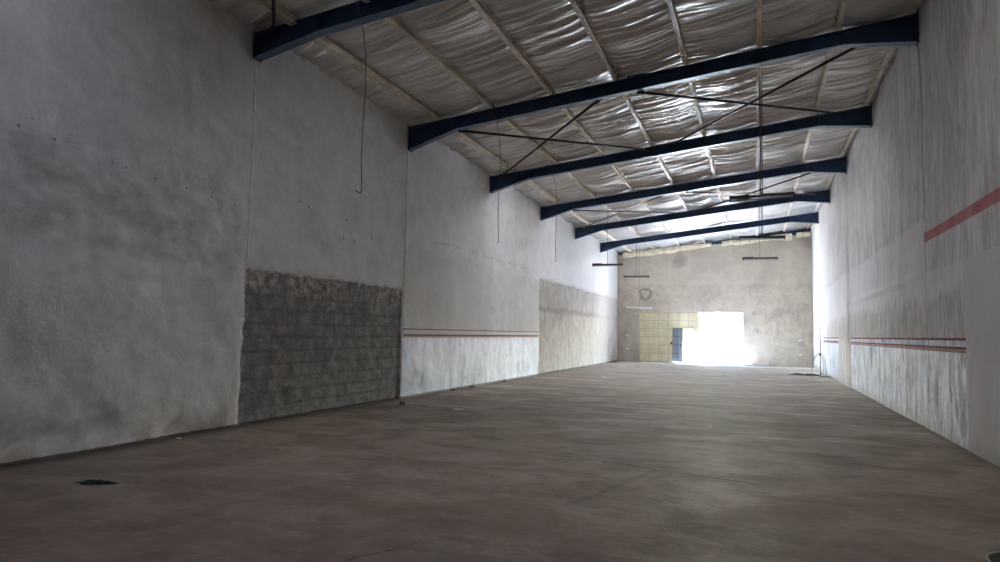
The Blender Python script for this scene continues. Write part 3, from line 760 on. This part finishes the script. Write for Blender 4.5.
clump('paper_scrap', 1.15, 11.05, .035, .03, .012, PAPER, 12, 'tiny white paper scrap on floor toward the right wall', 'litter')
clump('paper_scrap', -7.93, 7.75, .04, .03, .02, PAPER, 13, 'tiny white paper scrap at foot of the left wall', 'litter')
for (x, y, s_, sd, lb) in [(-7.9, 17.3, .05, 21, 'small dark rubble bit under the dado, nearest one'), (-7.92, 18.7, .05, 22, 'small dark rubble bit under the dado, middle one'), (-7.93, 21.5, .05, 23, 'small dark rubble bit under the dado, farthest one')]:
    clump('rubble_bit', x, y, s_, s_*1.3, .05, RUBBLE, sd, lb, 'rubble', 'rubble bits along the dado')

# round inspection cover at the lower right edge
r = empty('inspection_cover', (1.93, 6.20, .0)); r.scale = (1.0, 1.0, 1)
tag(r, 'round dark inspection cover with a raised metal rim in the floor', 'manhole cover')
m = MB()
pr = [(.325, 0), (.325, .012), (.320, .016), (.302, .016), (.297, .010), (.297, .0)]
nn = 56; vs = []; fs = []
for (a, z) in pr:
    for k in range(nn): t = 2*PI*k/nn; vs.append((a*math.cos(t), a*math.sin(t), z))
for i in range(len(pr)):
    for k in range(nn):
        a = i*nn+k; b = i*nn+(k+1) % nn; j = ((i+1) % len(pr))*nn
        fs.append((a, b, j+(k+1) % nn, j+k))
m.add(vs, fs); m.build('rim', GALV, r, smooth=True)
m = MB(); m.lathe([(.290, 0.002), (.290, .006), (.28, .008), (.05, .008), (.045, .006), (.0001, .006)], 48); m.build('lid', DARKST, r)
for k in range(2):
    m = MB(); m.tube([(-.05, (-1)**k*.16, .015), (-.05, (-1)**k*.16, .03), (.05, (-1)**k*.16, .03), (.05, (-1)**k*.16, .015)], .006, 6); m.build('handle', GALV, r)

# ------------------------------------------------------------------ outside
m = MB(); m.box((-90, 42.33, -.25), (80, 140, -.03)); m.box((-90, -90, -.25), (80, YB-.3, -.03))
m.box((-90, YB-.3, -.25), (XL-.3, 42.33, -.03)); m.box((XR+.3, YB-.3, -.25), (80, 42.33, -.03))
tag(m.build('floor_yard', YARD), kind='structure')
m = MB(); m.box((-30, 66, -.05), (20, 66.3, 1.0)); m.box((-30, 65.95, 1.0), (20, 66.35, 1.08))
o = m.build('boundary_wall', OUTWALL); tag(o, 'pale boundary wall across the yard seen through the open doorway', 'wall')
def tree(x, y, h, cr, sd, label):
    rr = random.Random(sd); root = empty('tree', (x, y, -.03)); tag(root, label, 'tree')
    m = MB(); m.tube([(0, 0, 0), (.08, .05, h*.35), (.0, .1, h*.65), (.1, 0, h*.9)], [.16, .13, .09, .03], 8)
    for k in range(9):
        t = rr.random()*2*PI; z0 = h*(.35+.4*rr.random())
        m.tube([(0, 0, z0), (cr*.5*math.cos(t), cr*.5*math.sin(t), z0+h*.12), (cr*.9*math.cos(t), cr*.9*math.sin(t), z0+h*.18)], [.06, .04, .015], 6)
    m.build('trunk', BARK, root, smooth=True)
    m = MB()
    for k in range(2600):
        while True:
            p = Vector((rr.uniform(-1, 1), rr.uniform(-1, 1), rr.uniform(-1, 1)))
            if .35 < p.length < 1: break
        n_ = .75 + .25*math.sin(p.x*5+sd)*math.cos(p.y*6)*math.sin(p.z*5+1)
        c = Vector((p.x*cr*n_, p.y*cr*n_, h*.72 + p.z*h*.3*n_))
        a = Vector((rr.gauss(0, 1), rr.gauss(0, 1), rr.gauss(0, .6))).normalized(); b = a.cross(Vector((rr.gauss(0, 1), rr.gauss(0, 1), rr.gauss(0, 1)))).normalized()
        s_ = .09+.08*rr.random()
        m.add([c-a*s_, c+b*s_*.4, c+a*s_, c-b*s_*.4], [(0, 1, 2, 3)])
    m.build('foliage', LEAF, root)
tree(-3.9, 58, 5.2, 2.0, 4, 'green tree in the yard at the upper left of the open doorway')

# ------------------------------------------------------------------ light
P_B1, P_MID, P_REAR, P_END, SKY, SUN = .55, 1.0, .0, .3, .36, .5
W = bpy.data.worlds.new('sky'); S.world = W; W.use_nodes = True
nt = W.node_tree; bg = nt.nodes['Background']
sky = nt.nodes.new('ShaderNodeTexSky'); sky.sky_type = 'NISHITA'; sky.sun_disc = False
sky.sun_elevation = math.radians(76); sky.sun_rotation = math.radians(95); sky.air_density = 1.3; sky.dust_density = 2.2; sky.ozone_density = .9
nt.links.new(sky.outputs[0], bg.inputs[0]); bg.inputs[1].default_value = SKY
sun = bpy.data.lights.new('sun', 'SUN'); sun.energy = SUN; sun.angle = .01; sun.color = (1, .94, .86)
so = bpy.data.objects.new('sun', sun); COL.objects.link(so)
sd = Vector((1.1, 1.75, -7.4)).normalized()      # high sun from the camera side, mostly lighting the yard
so.rotation_euler = sd.to_track_quat('-Z', 'Y').to_euler()
def portal(nm, loc, rot, sx, sy):
    l = bpy.data.lights.new(nm, 'AREA'); l.shape = 'RECTANGLE'; l.size = sx; l.size_y = sy; l.cycles.is_portal = True
    o = bpy.data.objects.new(nm, l); COL.objects.link(o); o.location = loc; o.rotation_euler = rot
portal('far_doorway', ((GX0+LW+GX1)/2, YE+.24, GZ/2), (math.radians(-90), 0, 0), GX1-GX0-LW, GZ)
def roof_fill(nm, y0, y1, x0, x1, watts):  # area lamp in an added roof panel, fill light for the hall
    l = bpy.data.lights.new(nm, 'AREA'); l.shape = 'RECTANGLE'; l.size = x1-x0; l.size_y = y1-y0; l.energy = watts; l.color = (1, .985, .96)
    o = bpy.data.objects.new(nm, l); COL.objects.link(o); xm = (x0+x1)/2
    o.location = (xm, (y0+y1)/2, zfoil(xm)+.09); o.rotation_euler = (0, -math.atan(.1125), 0)
for (a_, b_), w_, xa in zip(MID, (P_B1, P_MID, P_MID), (-3.6, MX0, MX0)): roof_fill('middle_roof_fill', a_, b_, xa, MX1, w_)
roof_fill('entrance_roof_fill', RK0, RK1, MX0, MX1, P_REAR)
roof_fill('far_roof_fill', SK0, SK1, XL, XR, P_END)

# ------------------------------------------------------------------ camera
f, yaw, pit, rol = 675.75, -0.3628, 0.0756, 0.0192
fw = Vector((math.sin(yaw)*math.cos(pit), math.cos(yaw)*math.cos(pit), math.sin(pit)))
rt = Vector((math.cos(yaw), -math.sin(yaw), 0)); up = rt.cross(fw)
r2 = math.cos(rol)*rt + math.sin(rol)*up; u2 = -math.sin(rol)*rt + math.cos(rol)*up
cam = bpy.data.cameras.new('camera'); co = bpy.data.objects.new('camera', cam); COL.objects.link(co)
mw = Matrix((r2, u2, -fw)).transposed().to_4x4(); mw.translation = (0, 0, 1.65); co.matrix_world = mw
cam.sensor_fit = 'HORIZONTAL'; cam.sensor_width = 36; cam.lens = f/1000*36; cam.clip_end = 500
S.camera = co
S.view_settings.view_transform = 'Standard'; S.view_settings.look = 'None'; S.view_settings.gamma = 1
S.view_settings.use_curve_mapping = False; S.view_settings.exposure = 7.05
S.cycles.max_bounces = 14; S.cycles.diffuse_bounces = 10; S.cycles.glossy_bounces = 6
S.cycles.sample_clamp_indirect = 0; S.cycles.sample_clamp_direct = .0105     # noise clamp: keeps the far brighter doorway from haloing
